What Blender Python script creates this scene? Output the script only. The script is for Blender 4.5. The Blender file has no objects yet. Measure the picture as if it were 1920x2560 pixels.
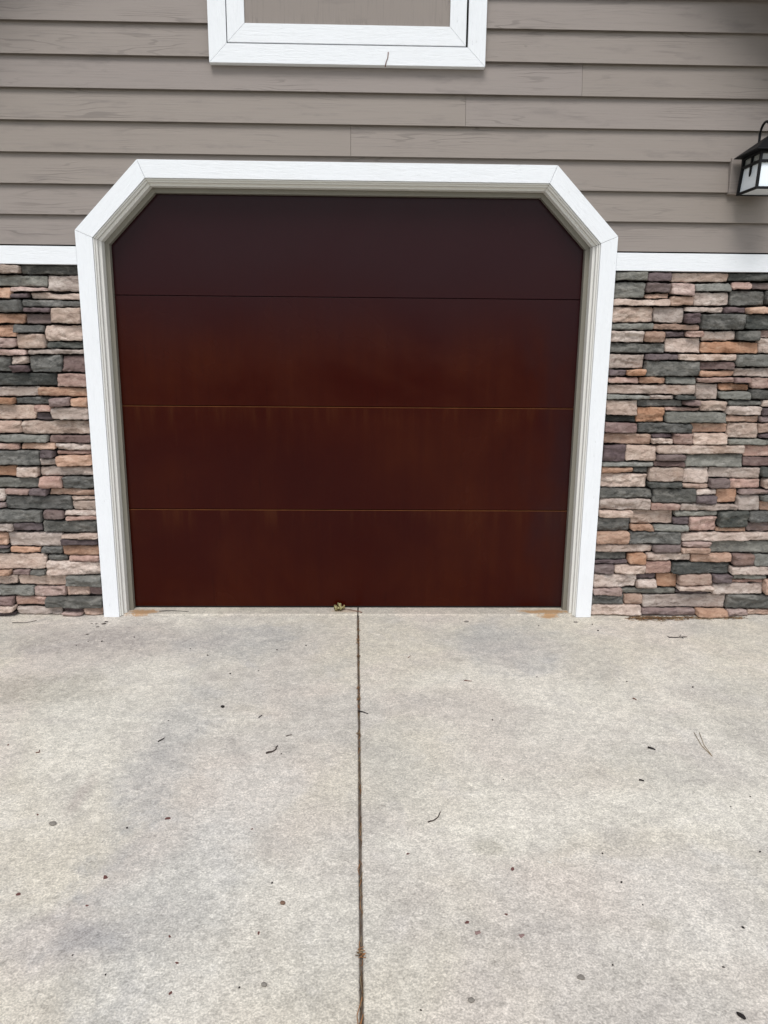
import bpy, bmesh, math, random
from mathutils import Vector, Matrix, noise

# ------------------------------------------------------------------ camera, sky, sun, exposure
scene = bpy.context.scene
COL = scene.collection
random.seed(7)

cam_data = bpy.data.cameras.new('camera')
cam = bpy.data.objects.new('camera', cam_data)
COL.objects.link(cam)
cam.matrix_world = Matrix(((0.999718, -0.003720, -0.023445, 0.0856),
                           (-0.022031, 0.222400, -0.974706, -3.9131),
                           (0.008840, 0.974948, 0.222256, 1.4146),
                           (0, 0, 0, 1)))
cam_data.sensor_fit = 'HORIZONTAL'
cam_data.sensor_width = 36.0
cam_data.lens = 36.0 * 1923.0 / 1920.0
cam_data.clip_start = 0.02
cam_data.clip_end = 900.0
scene.camera = cam

SUN_EL, SUN_AZ = 55.0, -12.0      # degrees; azimuth from the camera's back towards its left
world = bpy.data.worlds.new('World')
scene.world = world
world.use_nodes = True
wn = world.node_tree.nodes
wl = world.node_tree.links
wn.clear()
w_out = wn.new('ShaderNodeOutputWorld')
w_bg = wn.new('ShaderNodeBackground')
w_hs = wn.new('ShaderNodeHueSaturation')
w_sky = wn.new('ShaderNodeTexSky')
w_sky.sky_type = 'NISHITA'
w_sky.sun_disc = False
w_sky.sun_elevation = math.radians(SUN_EL)
w_sky.sun_rotation = math.radians(180.0 + SUN_AZ)
w_sky.dust_density = 1.0
w_sky.ozone_density = 1.0
w_hs.inputs['Saturation'].default_value = 0.34      # cloud cover: nearly neutral
wl.new(w_sky.outputs['Color'], w_hs.inputs['Color'])
wl.new(w_hs.outputs['Color'], w_bg.inputs['Color'])
w_bg.inputs['Strength'].default_value = 0.13
wl.new(w_bg.outputs['Background'], w_out.inputs['Surface'])

sun_data = bpy.data.lights.new('sun', 'SUN')
sun_data.energy = 1.5
sun_data.angle = math.radians(26)
sun_data.color = (1.0, 0.975, 0.94)
sun = bpy.data.objects.new('sun', sun_data)
COL.objects.link(sun)
_az, _el = math.radians(SUN_AZ), math.radians(SUN_EL)
_to_sun = Vector((math.sin(_az) * math.cos(_el), -math.cos(_az) * math.cos(_el), math.sin(_el)))
sun.rotation_euler = _to_sun.to_track_quat('Z', 'Y').to_euler()
sun.location = _to_sun * 30

scene.view_settings.view_transform = 'Standard'
scene.view_settings.look = 'None'
scene.view_settings.gamma = 1.0
scene.view_settings.use_curve_mapping = False
scene.view_settings.exposure = 0.50
scene.cycles.max_bounces = 6
scene.cycles.diffuse_bounces = 4
scene.cycles.glossy_bounces = 3

# ------------------------------------------------------------------ helpers
def tag(o, label=None, category=None, group=None, kind=None):
    if label: o['label'] = label
    if category: o['category'] = category
    if group: o['group'] = group
    if kind: o['kind'] = kind
    return o

def link(name, mesh, mat=None, parent=None):
    o = bpy.data.objects.new(name, mesh)
    COL.objects.link(o)
    if mat is not None and mesh is not None:
        mesh.materials.append(mat)
    if parent is not None:
        o.parent = parent
    return o

def empty(name, loc=(0, 0, 0), parent=None):
    o = bpy.data.objects.new(name, None)
    o.empty_display_size = 0.1
    COL.objects.link(o)
    o.location = loc
    if parent is not None:
        o.parent = parent
    return o

def mesh_from(name, verts, faces, smooth=False):
    me = bpy.data.meshes.new(name)
    me.from_pydata([tuple(v) for v in verts], [], faces)
    me.validate()
    bm = bmesh.new(); bm.from_mesh(me)
    bmesh.ops.recalc_face_normals(bm, faces=bm.faces)
    bm.to_mesh(me); bm.free()
    if smooth:
        for p in me.polygons: p.use_smooth = True
    me.update()
    return me

def box_mesh(name, x0, x1, y0, y1, z0, z1, bevel=0.0, seg=2):
    bm = bmesh.new()
    vs = [bm.verts.new((x, y, z)) for x in (x0, x1) for y in (y0, y1) for z in (z0, z1)]
    for f in ((0, 1, 3, 2), (4, 6, 7, 5), (0, 4, 5, 1), (2, 3, 7, 6), (0, 2, 6, 4), (1, 5, 7, 3)):
        bm.faces.new([vs[i] for i in f])
    bmesh.ops.recalc_face_normals(bm, faces=bm.faces)
    if bevel > 0:
        bmesh.ops.bevel(bm, geom=list(bm.edges), offset=bevel, segments=seg, profile=0.5, affect='EDGES')
    me = bpy.data.meshes.new(name); bm.to_mesh(me); bm.free()
    return me

def prism_mesh(name, pts, yf, yb, bevel=0.0):
    """polygon pts (x,z) extruded from yf(z) (front) to yb(z) (back); yf/yb numbers or callables"""
    f = yf if callable(yf) else (lambda z: yf)
    b = yb if callable(yb) else (lambda z: yb)
    n = len(pts)
    bm = bmesh.new()
    fr = [bm.verts.new((x, f(z), z)) for x, z in pts]
    bk = [bm.verts.new((x, b(z), z)) for x, z in pts]
    bm.faces.new(fr); bm.faces.new(bk[::-1])
    for i in range(n):
        bm.faces.new((fr[i], fr[(i + 1) % n], bk[(i + 1) % n], bk[i]))
    bmesh.ops.recalc_face_normals(bm, faces=bm.faces)
    if bevel > 0:
        es = [e for e in bm.edges if (e.verts[0] in fr and e.verts[1] in fr)]
        bmesh.ops.bevel(bm, geom=es, offset=bevel, segments=2, profile=0.5, affect='EDGES')
    me = bpy.data.meshes.new(name); bm.to_mesh(me); bm.free()
    return me

def tube_mesh(name, pts, radii, sides=8, cap=True):
    pts = [Vector(p) for p in pts]
    if not hasattr(radii, '__len__'): radii = [radii] * len(pts)
    verts, faces = [], []
    up0 = Vector((0, 0, 1))
    for i, p in enumerate(pts):
        d = (pts[min(i + 1, len(pts) - 1)] - pts[max(i - 1, 0)]).normalized()
        u = up0 if abs(d.z) < 0.9 else Vector((1, 0, 0))
        a = d.cross(u).normalized(); b = a.cross(d).normalized()
        for k in range(sides):
            t = 2 * math.pi * k / sides
            verts.append(p + radii[i] * (math.cos(t) * a + math.sin(t) * b))
    for i in range(len(pts) - 1):
        for k in range(sides):
            faces.append((i * sides + k, i * sides + (k + 1) % sides, (i + 1) * sides + (k + 1) % sides, (i + 1) * sides + k))
    if cap:
        faces.append(tuple(range(sides))[::-1])
        faces.append(tuple((len(pts) - 1) * sides + k for k in range(sides)))
    return mesh_from(name, verts, faces, smooth=True)

# ------------------------------------------------------------------ node material helpers
class NT:
    def __init__(self, name):
        self.mat = bpy.data.materials.new(name)
        self.mat.use_nodes = True
        self.t = self.mat.node_tree
        self.b = self.t.nodes['Principled BSDF']
        self.geo = None
    def n(self, typ, **kw):
        nd = self.t.nodes.new(typ)
        for k, v in kw.items(): setattr(nd, k, v)
        return nd
    def l(self, a, b): self.t.links.new(a, b)
    def put(self, sock, v):
        if hasattr(v, 'is_output') or isinstance(v, bpy.types.NodeSocket): self.l(v, sock)
        else:
            if hasattr(sock.default_value, '__len__') and not hasattr(v, '__len__'): v = (v, v, v)
            if hasattr(v, '__len__') and len(v) == 3 and len(sock.default_value) == 4: v = (*v, 1.0)
            sock.default_value = v
    def pos(self):
        if self.geo is None: self.geo = self.n('ShaderNodeNewGeometry')
        return self.geo.outputs['Position']
    def obj(self): return self.n('ShaderNodeTexCoord').outputs['Object']
    def rnd(self): return self.n('ShaderNodeObjectInfo').outputs['Random']
    def vmul(self, v, s):
        nd = self.n('ShaderNodeVectorMath', operation='MULTIPLY'); self.put(nd.inputs[0], v); self.put(nd.inputs[1], s); return nd.outputs[0]
    def vadd(self, v, s):
        nd = self.n('ShaderNodeVectorMath', operation='ADD'); self.put(nd.inputs[0], v); self.put(nd.inputs[1], s); return nd.outputs[0]
    def m(self, op, a, b=0.0, c=0.0, clamp=False):
        nd = self.n('ShaderNodeMath', operation=op, use_clamp=clamp)
        self.put(nd.inputs[0], a); self.put(nd.inputs[1], b)
        if op in ('MULTIPLY_ADD', 'SMOOTH_MIN', 'COMPARE'): self.put(nd.inputs[2], c)
        return nd.outputs[0]
    def noise(self, v, scale, detail=4.0, rough=0.55, dist=0.0, color=False):
        nd = self.n('ShaderNodeTexNoise'); self.put(nd.inputs['Vector'], v)
        nd.inputs['Scale'].default_value = scale; nd.inputs['Detail'].default_value = detail
        nd.inputs['Roughness'].default_value = rough; nd.inputs['Distortion'].default_value = dist
        return nd.outputs['Color'] if color else nd.outputs['Fac']
    def voro(self, v, scale, feature='F1', out='Distance', rand=1.0):
        nd = self.n('ShaderNodeTexVoronoi', feature=feature); self.put(nd.inputs['Vector'], v)
        nd.inputs['Scale'].default_value = scale; nd.inputs['Randomness'].default_value = rand
        return nd.outputs[out]
    def step(self, v, lo, hi, a=0.0, b=1.0):
        nd = self.n('ShaderNodeMapRange', interpolation_type='SMOOTHSTEP')
        self.put(nd.inputs[0], v)
        nd.inputs[1].default_value = lo; nd.inputs[2].default_value = hi
        nd.inputs[3].default_value = a; nd.inputs[4].default_value = b
        return nd.outputs[0]
    def mix(self, f, a, b, mode='MIX'):
        nd = self.n('ShaderNodeMix', data_type='RGBA', blend_type=mode)
        self.put(nd.inputs[0], f); self.put(nd.inputs[6], a); self.put(nd.inputs[7], b)
        return nd.outputs[2]
    def xyz(self, v):
        nd = self.n('ShaderNodeSeparateXYZ'); self.put(nd.inputs[0], v); return nd.outputs
    def comb(self, x, y, z):
        nd = self.n('ShaderNodeCombineXYZ'); self.put(nd.inputs[0], x); self.put(nd.inputs[1], y); self.put(nd.inputs[2], z); return nd.outputs[0]
    def bump(self, h, strength=0.4, dist=0.01, prev=None):
        nd = self.n('ShaderNodeBump'); nd.inputs['Strength'].default_value = strength
        nd.inputs['Distance'].default_value = dist; self.put(nd.inputs['Height'], h)
        if prev is not None: self.l(prev, nd.inputs['Normal'])
        return nd.outputs['Normal']
    def blob(self, q, nz, cx, cy, rx, ry, wob=0.6):
        """soft-edged irregular spot on the ground, 1 inside"""
        dx = self.m('DIVIDE', self.m('SUBTRACT', q[0], cx), rx)
        dy = self.m('DIVIDE', self.m('SUBTRACT', q[1], cy), ry)
        d = self.m('SQRT', self.m('ADD', self.m('MULTIPLY', dx, dx), self.m('MULTIPLY', dy, dy)))
        nn = self.m('MULTIPLY', self.m('SUBTRACT', nz, 0.5), wob * 2)
        return self.m('ADD', d, nn)
    def done(self, color=None, rough=None, normal=None, spec=None):
        if color is not None: self.put(self.b.inputs['Base Color'], color)
        if rough is not None: self.put(self.b.inputs['Roughness'], rough)
        if normal is not None: self.l(normal, self.b.inputs['Normal'])
        if spec is not None: self.b.inputs['Specular IOR Level'].default_value = spec
        return self.mat

def plain(name, col, rough=0.6, spec=0.4, var=0.12, scale=30.0):
    t = NT(name)
    f = t.noise(t.pos(), scale, 4)
    c = t.mix(f, tuple(x * (1 - var) for x in col), tuple(min(1, x * (1 + var)) for x in col))
    return t.done(c, rough, None, spec)

# ---- concrete of the driveway
def concrete(name, threshold=False):
    t = NT(name); p = t.pos(); q = t.xyz(p)
    lc = t.xyz(t.noise(p, 1.35, 3, 0.55, 0.5, color=True))
    mid = t.noise(t.vadd(p, (5.1, 1.3, 0)), 4.6, 5, 0.62, 0.4)
    mott = t.noise(p, 21.0, 5, 0.70, 0.6)
    fine = t.noise(t.vmul(p, (1.0, 1.25, 1.0)), 74.0, 4, 0.72, 1.1)
    vfine = t.noise(t.vadd(p, (3, 3, 3)), 190.0, 2, 0.6)
    c = t.mix(t.step(lc[0], 0.40, 0.60), (0.560, 0.505, 0.444), (0.562, 0.517, 0.434))
    c = t.mix(t.step(lc[1], 0.42, 0.62, 0.0, 0.5), c, (0.445, 0.430, 0.392))
    c = t.mix(t.step(lc[2], 0.46, 0.66, 0.0, 0.75), c, (0.635, 0.60, 0.525))
    c = t.mix(t.step(mid, 0.48, 0.74, 0.0, 0.42), c, (0.37, 0.345, 0.32))
    c = t.mix(t.step(mid, 0.30, 0.46, 0.35, 0.0), c, (0.53, 0.50, 0.465))
    if not threshold:
        for cx, cy, rx, ry, col, a in ((-0.584, -2.294, 0.085, 0.065, (0.24, 0.24, 0.25), 0.45),
                                       (-0.66, -2.30, 0.24, 0.10, (0.34, 0.315, 0.305), 0.4),
                                       (-0.819, -1.72, 0.035, 0.13, (0.34, 0.28, 0.255), 0.4),
                                       (0.824, -2.281, 0.04, 0.03, (0.30, 0.27, 0.21), 0.5),
                                       (0.444, -1.977, 0.05, 0.035, (0.32, 0.30, 0.24), 0.4),
                                       (-0.55, -0.45, 0.34, 0.22, (0.32, 0.32, 0.325), 0.45),
                                       (0.75, -0.5, 0.26, 0.3, (0.33, 0.335, 0.335), 0.4),
                                       (-1.25, -0.42, 0.45, 0.24, (0.30, 0.275, 0.262), 0.55),
                                       (-1.30, -0.95, 0.40, 0.16, (0.30, 0.275, 0.22), 0.45),
                                       (-0.62, -1.45, 0.13, 0.55, (0.37, 0.365, 0.355), 0.5),
                                       (-0.42, -2.15, 0.22, 0.45, (0.39, 0.385, 0.37), 0.45),
                                       (-0.30, -1.75, 0.16, 0.40, (0.58, 0.555, 0.51), 0.5),
                                       (-0.95, -1.20, 0.30, 0.22, (0.56, 0.535, 0.47), 0.5),
                                       (0.75, -1.35, 0.30, 0.28, (0.55, 0.52, 0.46), 0.4),
                                       (0.95, -2.2, 0.25, 0.25, (0.58, 0.555, 0.51), 0.4)):
            d = t.blob(q, mid, cx, cy, rx, ry, 1.3)
            c = t.mix(t.m('MULTIPLY', t.step(d, 0.4, 1.3, a, 0.0), t.step(mott, 0.25, 0.6, 0.55, 1.0)), c, col)
    # worn paste: pale and grey mottling scales the tone underneath
    f = t.m('MULTIPLY', t.step(mott, 0.28, 0.72, 1.10, 0.84), t.step(fine, 0.26, 0.72, 0.76, 1.30))
    f = t.m('MULTIPLY', f, t.step(vfine, 0.26, 0.74, 0.80, 1.24))
    c = t.mix(1.0, c, t.comb(f, f, f), 'MULTIPLY')
    c = t.mix(t.step(fine, 0.60, 0.74, 0.0, 0.30), c, (0.66, 0.64, 0.60))
    # rust washed off the door's corners
    for cx, cy, rx, ry in ((-1.085, -0.066, 0.090, 0.044), (1.04, -0.052, 0.155, 0.036), (1.05, -0.105, 0.060, 0.034), (-0.02, -0.05, 0.09, 0.022)):
        d = t.blob(q, mott, cx, cy, rx, ry, 1.0)
        c = t.mix(t.step(d, 0.55, 1.05, 0.25 if cx == -0.02 else 0.78, 0.0), c, (0.44, 0.235, 0.090))
    if threshold: c = t.mix(1.0, c, (0.86, 0.85, 0.83), 'MULTIPLY')
    nrm = t.bump(fine, 0.30, 0.004)
    return t.done(c, 0.88, nrm, 0.25)

# ---- taupe painted wood siding
def siding_paint(name, amount=1.0, vertical=False):
    t = NT(name); p = t.pos()
    r = t.rnd()
    off = t.vmul(t.comb(r, t.m('MULTIPLY', r, 7.0), t.m('MULTIPLY', r, 3.7)), 40.0)
    s = (0.55, 1.0, 6.0) if not vertical else (6.0, 1.0, 0.55)
    q = t.vadd(t.vmul(p, s), off)
    warp = t.noise(q, 1.6, 3, 0.5)
    zz = t.xyz(q)[2] if not vertical else t.xyz(q)[0]
    ring = t.m('SINE', t.m('MULTIPLY', t.m('ADD', zz, t.m('MULTIPLY', warp, 2.2)), 46.0))
    ring = t.step(ring, 0.62, 1.0)
    grain_s = (3.0, 1.0, 90.0) if not vertical else (90.0, 1.0, 3.0)
    grain = t.noise(t.vadd(t.vmul(p, grain_s), off), 1.5, 5, 0.65)
    where = t.step(t.noise(t.vadd(t.vmul(p, (1.6, 1.0, 5.0)), off), 1.5, 2, 0.5), 0.47, 0.68)
    blot = t.step(t.noise(t.vadd(t.vmul(p, (2.6, 1.0, 12.0)), off), 1.4, 5, 0.62), 0.54, 0.74)
    tone = t.noise(t.vadd(t.vmul(p, (0.8, 1.0, 1.5)), off), 1.6, 2, 0.5)
    c = t.mix(tone, (0.240, 0.207, 0.181), (0.270, 0.235, 0.205))
    c = t.mix(t.m('MULTIPLY', r, 0.35), c, (0.265, 0.232, 0.226))
    c = t.mix(t.m('MULTIPLY', t.m('MULTIPLY', ring, where), 0.52 * amount), c, (0.135, 0.115, 0.103))
    c = t.mix(t.m('MULTIPLY', blot, 0.46 * amount), c, (0.155, 0.134, 0.124))
    c = t.mix(t.step(grain, 0.52, 0.74, 0.0, 0.36), c, (0.17, 0.15, 0.138))
    # small knots and nail dimples
    kv = t.vadd(t.vmul(p, (1.0, 1.0, 1.6)), off)
    kn = t.n('ShaderNodeTexVoronoi'); t.put(kn.inputs['Vector'], kv); kn.inputs['Scale'].default_value = 5.0
    k = kn.outputs['Distance']; kc = t.xyz(kn.outputs['Color'])
    km = t.m('MULTIPLY', t.step(k, 0.035, 0.075, 1.0, 0.0), t.m('GREATER_THAN', kc[0], 0.80))
    c = t.mix(t.m('MULTIPLY', km, 0.35 * amount), c, (0.13, 0.11, 0.10))
    h = t.m('ADD', t.m('MULTIPLY', grain, 0.6), t.m('MULTIPLY', t.m('MULTIPLY', ring, where), 0.5))
    h = t.m('SUBTRACT', h, t.m('MULTIPLY', km, 0.8))
    nrm = t.bump(h, 0.35, 0.004)
    return t.done(c, 0.62, nrm, 0.3)

# ---- white painted trim, grain along the object's local X
def white_paint(name, rough_sawn=1.0, tint=(0.79, 0.81, 0.83)):
    t = NT(name); o = t.obj(); r = t.rnd()
    off = t.vmul(t.comb(r, r, r), 31.0)
    g = t.noise(t.vadd(t.vmul(o, (9.0, 30.0, 75.0)), off), 1.4, 5, 0.68, 0.9)
    nick = t.noise(t.vadd(t.vmul(o, (16.0, 40.0, 60.0)), off), 1.7, 3, 0.6)
    dirt = t.noise(t.vadd(o, off), 3.0, 4, 0.6)
    c = t.mix(t.step(g, 0.46, 0.70, 0.0, 0.13 * rough_sawn), tint, tuple(v * 0.66 for v in tint))
    c = t.mix(t.step(dirt, 0.50, 0.75, 0.0, 0.14), c, (0.66, 0.66, 0.64))
    c = t.mix(t.step(nick, 0.70, 0.76, 0.0, 0.30 * rough_sawn), c, (0.42, 0.42, 0.42))
    nrm = t.bump(t.m('SUBTRACT', g, t.m('MULTIPLY', t.step(nick, 0.68, 0.76), 0.5)), 0.5 * rough_sawn, 0.004)
    return t.done(c, 0.5, nrm, 0.35)

# ---- rust-patina steel of the door
def rust_steel(name):
    t = NT(name); p = t.pos(); q = t.xyz(p)
    streak = t.noise(t.vmul(p, (55.0, 1.0, 4.0)), 1.0, 5, 0.62)
    streak2 = t.noise(t.vadd(t.vmul(p, (16.0, 1.0, 1.3)), (4, 0, 9)), 1.0, 5, 0.6)
    cloud = t.noise(t.vadd(p, (1.7, 0, 0.4)), 1.5, 4, 0.55, 0.5)
    cloud2 = t.noise(t.vadd(p, (9.2, 0, 5.4)), 1.1, 3, 0.5)
    speck = t.noise(p, 170.0, 3, 0.7)
    c = t.mix(t.step(cloud2, 0.25, 0.75), (0.0225, 0.0012, 0.0005), (0.0275, 0.0019, 0.0007))
    og = t.m('MULTIPLY', t.step(cloud, 0.32, 0.74), t.step(streak2, 0.22, 0.70, 0.4, 1.0))
    og = t.m('MULTIPLY', og, t.step(q[2], 1.25, 1.75, 1.0, 0.15))
    c = t.mix(t.m('MULTIPLY', og, 0.70), c, (0.046, 0.0072, 0.0008))
    c = t.mix(t.step(streak, 0.56, 0.78, 0.0, 0.35), c, (0.040, 0.0080, 0.0026))
    c = t.mix(t.step(streak, 0.26, 0.42, 0.35, 0.0), c, (0.0105, 0.0012, 0.0007))
    # runs of orange below the seams
    for zs in (1.0668, 0.5334):
        band = t.m('MULTIPLY', t.step(q[2], zs - 0.14, zs - 0.005), t.step(q[2], zs - 0.004, zs + 0.003, 1.0, 0.0))
        run = t.m('MULTIPLY', band, t.step(streak2, 0.48, 0.70))
        c = t.mix(t.m('MULTIPLY', run, 0.35), c, (0.060, 0.018, 0.005))
    # blue-black mill scale left along the right edge
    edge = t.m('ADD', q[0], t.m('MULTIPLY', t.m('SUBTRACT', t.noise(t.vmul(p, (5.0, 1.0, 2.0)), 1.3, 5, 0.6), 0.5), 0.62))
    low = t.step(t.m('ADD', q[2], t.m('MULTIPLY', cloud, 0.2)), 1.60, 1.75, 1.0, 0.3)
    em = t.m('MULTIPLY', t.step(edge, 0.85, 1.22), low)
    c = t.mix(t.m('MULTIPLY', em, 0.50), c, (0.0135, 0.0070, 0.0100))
    # purple-brown patina on the top section, sky reflection painted into its colour
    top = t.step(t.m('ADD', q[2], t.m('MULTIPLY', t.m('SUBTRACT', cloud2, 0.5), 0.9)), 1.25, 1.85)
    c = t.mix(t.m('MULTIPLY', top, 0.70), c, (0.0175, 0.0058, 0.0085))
    c = t.mix(t.step(speck, 0.58, 0.78, 0.0, 0.4), c, (0.045, 0.013, 0.007))
    h = t.m('ADD', t.m('MULTIPLY', streak, 0.5), t.m('MULTIPLY', speck, 0.6))
    nrm = t.bump(h, 0.10, 0.0015)
    return t.done(c, t.step(cloud, 0.3, 0.7, 0.20, 0.28), nrm, 0.13)

# ---- manufactured ledge stone, one material for each colour of stone
STONE_COL = {
    'T': ((0.455, 0.345, 0.282), (0.62, 0.515, 0.44), (0.255, 0.180, 0.145)),
    'R': ((0.410, 0.262, 0.215), (0.55, 0.400, 0.335), (0.225, 0.132, 0.112)),
    'P': ((0.445, 0.270, 0.185), (0.57, 0.395, 0.290), (0.270, 0.145, 0.095)),
    'O': ((0.400, 0.220, 0.135), (0.53, 0.345, 0.240), (0.245, 0.125, 0.072)),
    'B': ((0.205, 0.138, 0.125), (0.29, 0.215, 0.195), (0.130, 0.082, 0.078)),
    'M': ((0.118, 0.083, 0.085), (0.18, 0.132, 0.130), (0.075, 0.050, 0.054)),
    'G': ((0.108, 0.105, 0.094), (0.240, 0.228, 0.205), (0.050, 0.050, 0.046)),
    'L': ((0.195, 0.190, 0.165), (0.33, 0.318, 0.280), (0.105, 0.105, 0.094)),
    'D': ((0.058, 0.060, 0.053), (0.145, 0.143, 0.128), (0.030, 0.035, 0.034)),
}
def stone_mat(key):
    base, light, dark = STONE_COL[key]
    t = NT('stone_' + {'T': 'tan', 'R': 'rose', 'P': 'peach', 'O': 'orange', 'B': 'brown', 'M': 'mauve', 'G': 'grey', 'L': 'pale_grey', 'D': 'charcoal'}[key])
    p = t.pos(); r = t.rnd()
    off = t.vmul(t.comb(r, r, r), 53.0)
    q = t.vadd(p, off)
    a = t.noise(t.vmul(q, (1.0, 1.0, 2.2)), 13.0, 4, 0.6, 0.6)
    b = t.noise(t.vmul(q, (1.0, 1.0, 1.8)), 30.0, 5, 0.65, 0.5)
    g = t.noise(t.vmul(q, (1.0, 1.0, 2.5)), 90.0, 4, 0.7)
    c = t.mix(t.step(a, 0.45, 0.68, 0.0, 0.8), base, light)
    c = t.mix(t.step(b, 0.48, 0.68, 0.0, 0.75), c, dark)
    hue = t.noise(q, 6.0, 2, 0.5)
    c = t.mix(t.step(hue, 0.55, 0.75, 0.0, 0.35), c, (0.36, 0.215, 0.14) if key in 'TRPB' else light)
    c = t.mix(t.step(g, 0.54, 0.72, 0.0, 0.6), c, light)
    c = t.mix(t.step(g, 0.28, 0.46, 0.6, 0.0), c, dark)
    hs = t.n('ShaderNodeHueSaturation')
    t.put(hs.inputs['Value'], t.step(t.m('FRACT', t.m('MULTIPLY', r, 17.3)), 0.0, 1.0, 0.80, 1.18))
    t.put(hs.inputs['Saturation'], t.step(t.m('FRACT', t.m('MULTIPLY', r, 91.7)), 0.0, 1.0, 0.72, 1.0))
    t.put(hs.inputs['Color'], c)
    h = t.m('ADD', t.m('MULTIPLY', b, 0.7), t.m('MULTIPLY', g, 0.45))
    nrm = t.bump(h, 1.0, 0.010)
    return t.done(hs.outputs['Color'], 0.85, nrm, 0.25)

def leaf_mat():
    t = NT('dry_leaf_olive'); p = t.pos()
    f = t.noise(t.vmul(p, (1.0, 1.0, 1.6)), 85.0, 3, 0.6, 1.0)
    c = t.mix(t.step(f, 0.42, 0.60), (0.085, 0.068, 0.022), (0.46, 0.41, 0.21))
    c = t.mix(t.step(t.noise(p, 40.0, 2), 0.55, 0.7, 0.0, 0.7), c, (0.30, 0.16, 0.05))
    return t.done(c, 0.65, None, 0.3)

M = {
    'concrete': concrete('driveway_concrete'),
    'sill': concrete('sill_concrete', True),
    'siding': siding_paint('taupe_siding_paint'),
    'hatch_panel': siding_paint('taupe_hatch_paint', 0.6, True),
    'white': white_paint('white_rough_sawn_paint'),
    'mould': white_paint('white_moulding_paint', 0.08, (0.70, 0.69, 0.65)),
    'stop': plain('taupe_vinyl_stop', (0.20, 0.186, 0.152), 0.5, 0.35, 0.06, 8.0),
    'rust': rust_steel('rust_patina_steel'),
    'rust_edge': plain('orange_rust_edge', (0.115, 0.040, 0.009), 0.8, 0.2, 0.7, 14.0),
    'rubber': plain('black_rubber', (0.012, 0.012, 0.012), 0.6, 0.3),
    'mortar': plain('dark_mortar', (0.018, 0.015, 0.014), 0.95, 0.1, 0.3, 60.0),
    'dark': plain('dark_recess', (0.02, 0.018, 0.017), 0.9, 0.1),
    'black_metal': plain('black_lantern_metal', (0.0045, 0.0048, 0.006), 0.55, 0.22, 0.2, 40.0),
    'opal': plain('opal_glass', (0.84, 0.90, 0.94), 0.18, 0.5, 0.03, 10.0),
    'grey_glass': plain('grey_upper_glass', (0.27, 0.275, 0.255), 0.2, 0.5, 0.05, 10.0),
    'roof': plain('brown_shingle', (0.055, 0.045, 0.040), 0.9, 0.2, 0.4, 25.0),
    'shade_soffit': plain('dark_shade_soffit', (0.045, 0.038, 0.034), 0.75, 0.2),  # kept dark to deepen the shade under the added overhang
    'bark': plain('twig_bark', (0.055, 0.042, 0.036), 0.85, 0.2, 0.5, 220.0),
    'bark_dark': plain('dark_twig_bark', (0.025, 0.021, 0.021), 0.85, 0.2, 0.4, 220.0),
    'bark_red': plain('reddish_twig_bark', (0.17, 0.090, 0.065), 0.85, 0.2, 0.4, 220.0),
    'needle': plain('dry_needle', (0.27, 0.20, 0.115), 0.7, 0.3, 0.4, 90.0),
    'needle_orange': plain('orange_dry_needle', (0.30, 0.135, 0.05), 0.7, 0.3, 0.4, 90.0),
    'needle_brown': plain('brown_dry_needle', (0.11, 0.065, 0.035), 0.8, 0.2, 0.5, 90.0),
    'leaf_dry': leaf_mat(),
    'chip': plain('red_brown_fragment', (0.135, 0.062, 0.055), 0.85, 0.2, 0.35, 90.0),
    'chip_pink': plain('pinkish_fragment', (0.26, 0.175, 0.16), 0.85, 0.2, 0.25, 90.0),
    'pebble': plain('grey_pebble', (0.22, 0.20, 0.175), 0.85, 0.2, 0.3, 90.0),
    'pebble_brown': plain('brown_nutshell', (0.16, 0.095, 0.065), 0.75, 0.3, 0.3, 90.0),
    'seed': plain('dark_seed', (0.018, 0.015, 0.014), 0.8, 0.2, 0.4, 200.0),
    'white_seed': plain('white_seed', (0.62, 0.60, 0.54), 0.7, 0.3),
    'dirt': plain('joint_dirt', (0.13, 0.108, 0.090), 0.95, 0.1, 0.65, 120.0),
    'turf': plain('lawn', (0.060, 0.075, 0.030), 0.95, 0.1, 0.4, 2.0),
    'foliage': plain('woodland_foliage', (0.045, 0.060, 0.025), 0.8, 0.2, 0.5, 0.6),
}
STONE_M = {k: stone_mat(k) for k in STONE_COL}

# ------------------------------------------------------------------ ground and driveway
gm = mesh_from('ground', [(-400, -400, -0.16), (400, -400, -0.16), (400, 400, -0.16), (-400, 400, -0.16)], [(0, 1, 2, 3)])
tag(link('ground', gm, M['turf']), 'flat lawn around the driveway and garage', 'lawn', kind='structure')

GZ = -0.015                           # top of the driveway
def joint_x(y): return 0.045 - 0.0140 * y   # the control joint runs out from the door, slightly skewed
JW = 0.0042
drive = empty('driveway', (0.0, -2.0, GZ))
tag(drive, 'pale weathered concrete driveway in front of the garage door', 'driveway', kind='structure')

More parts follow.
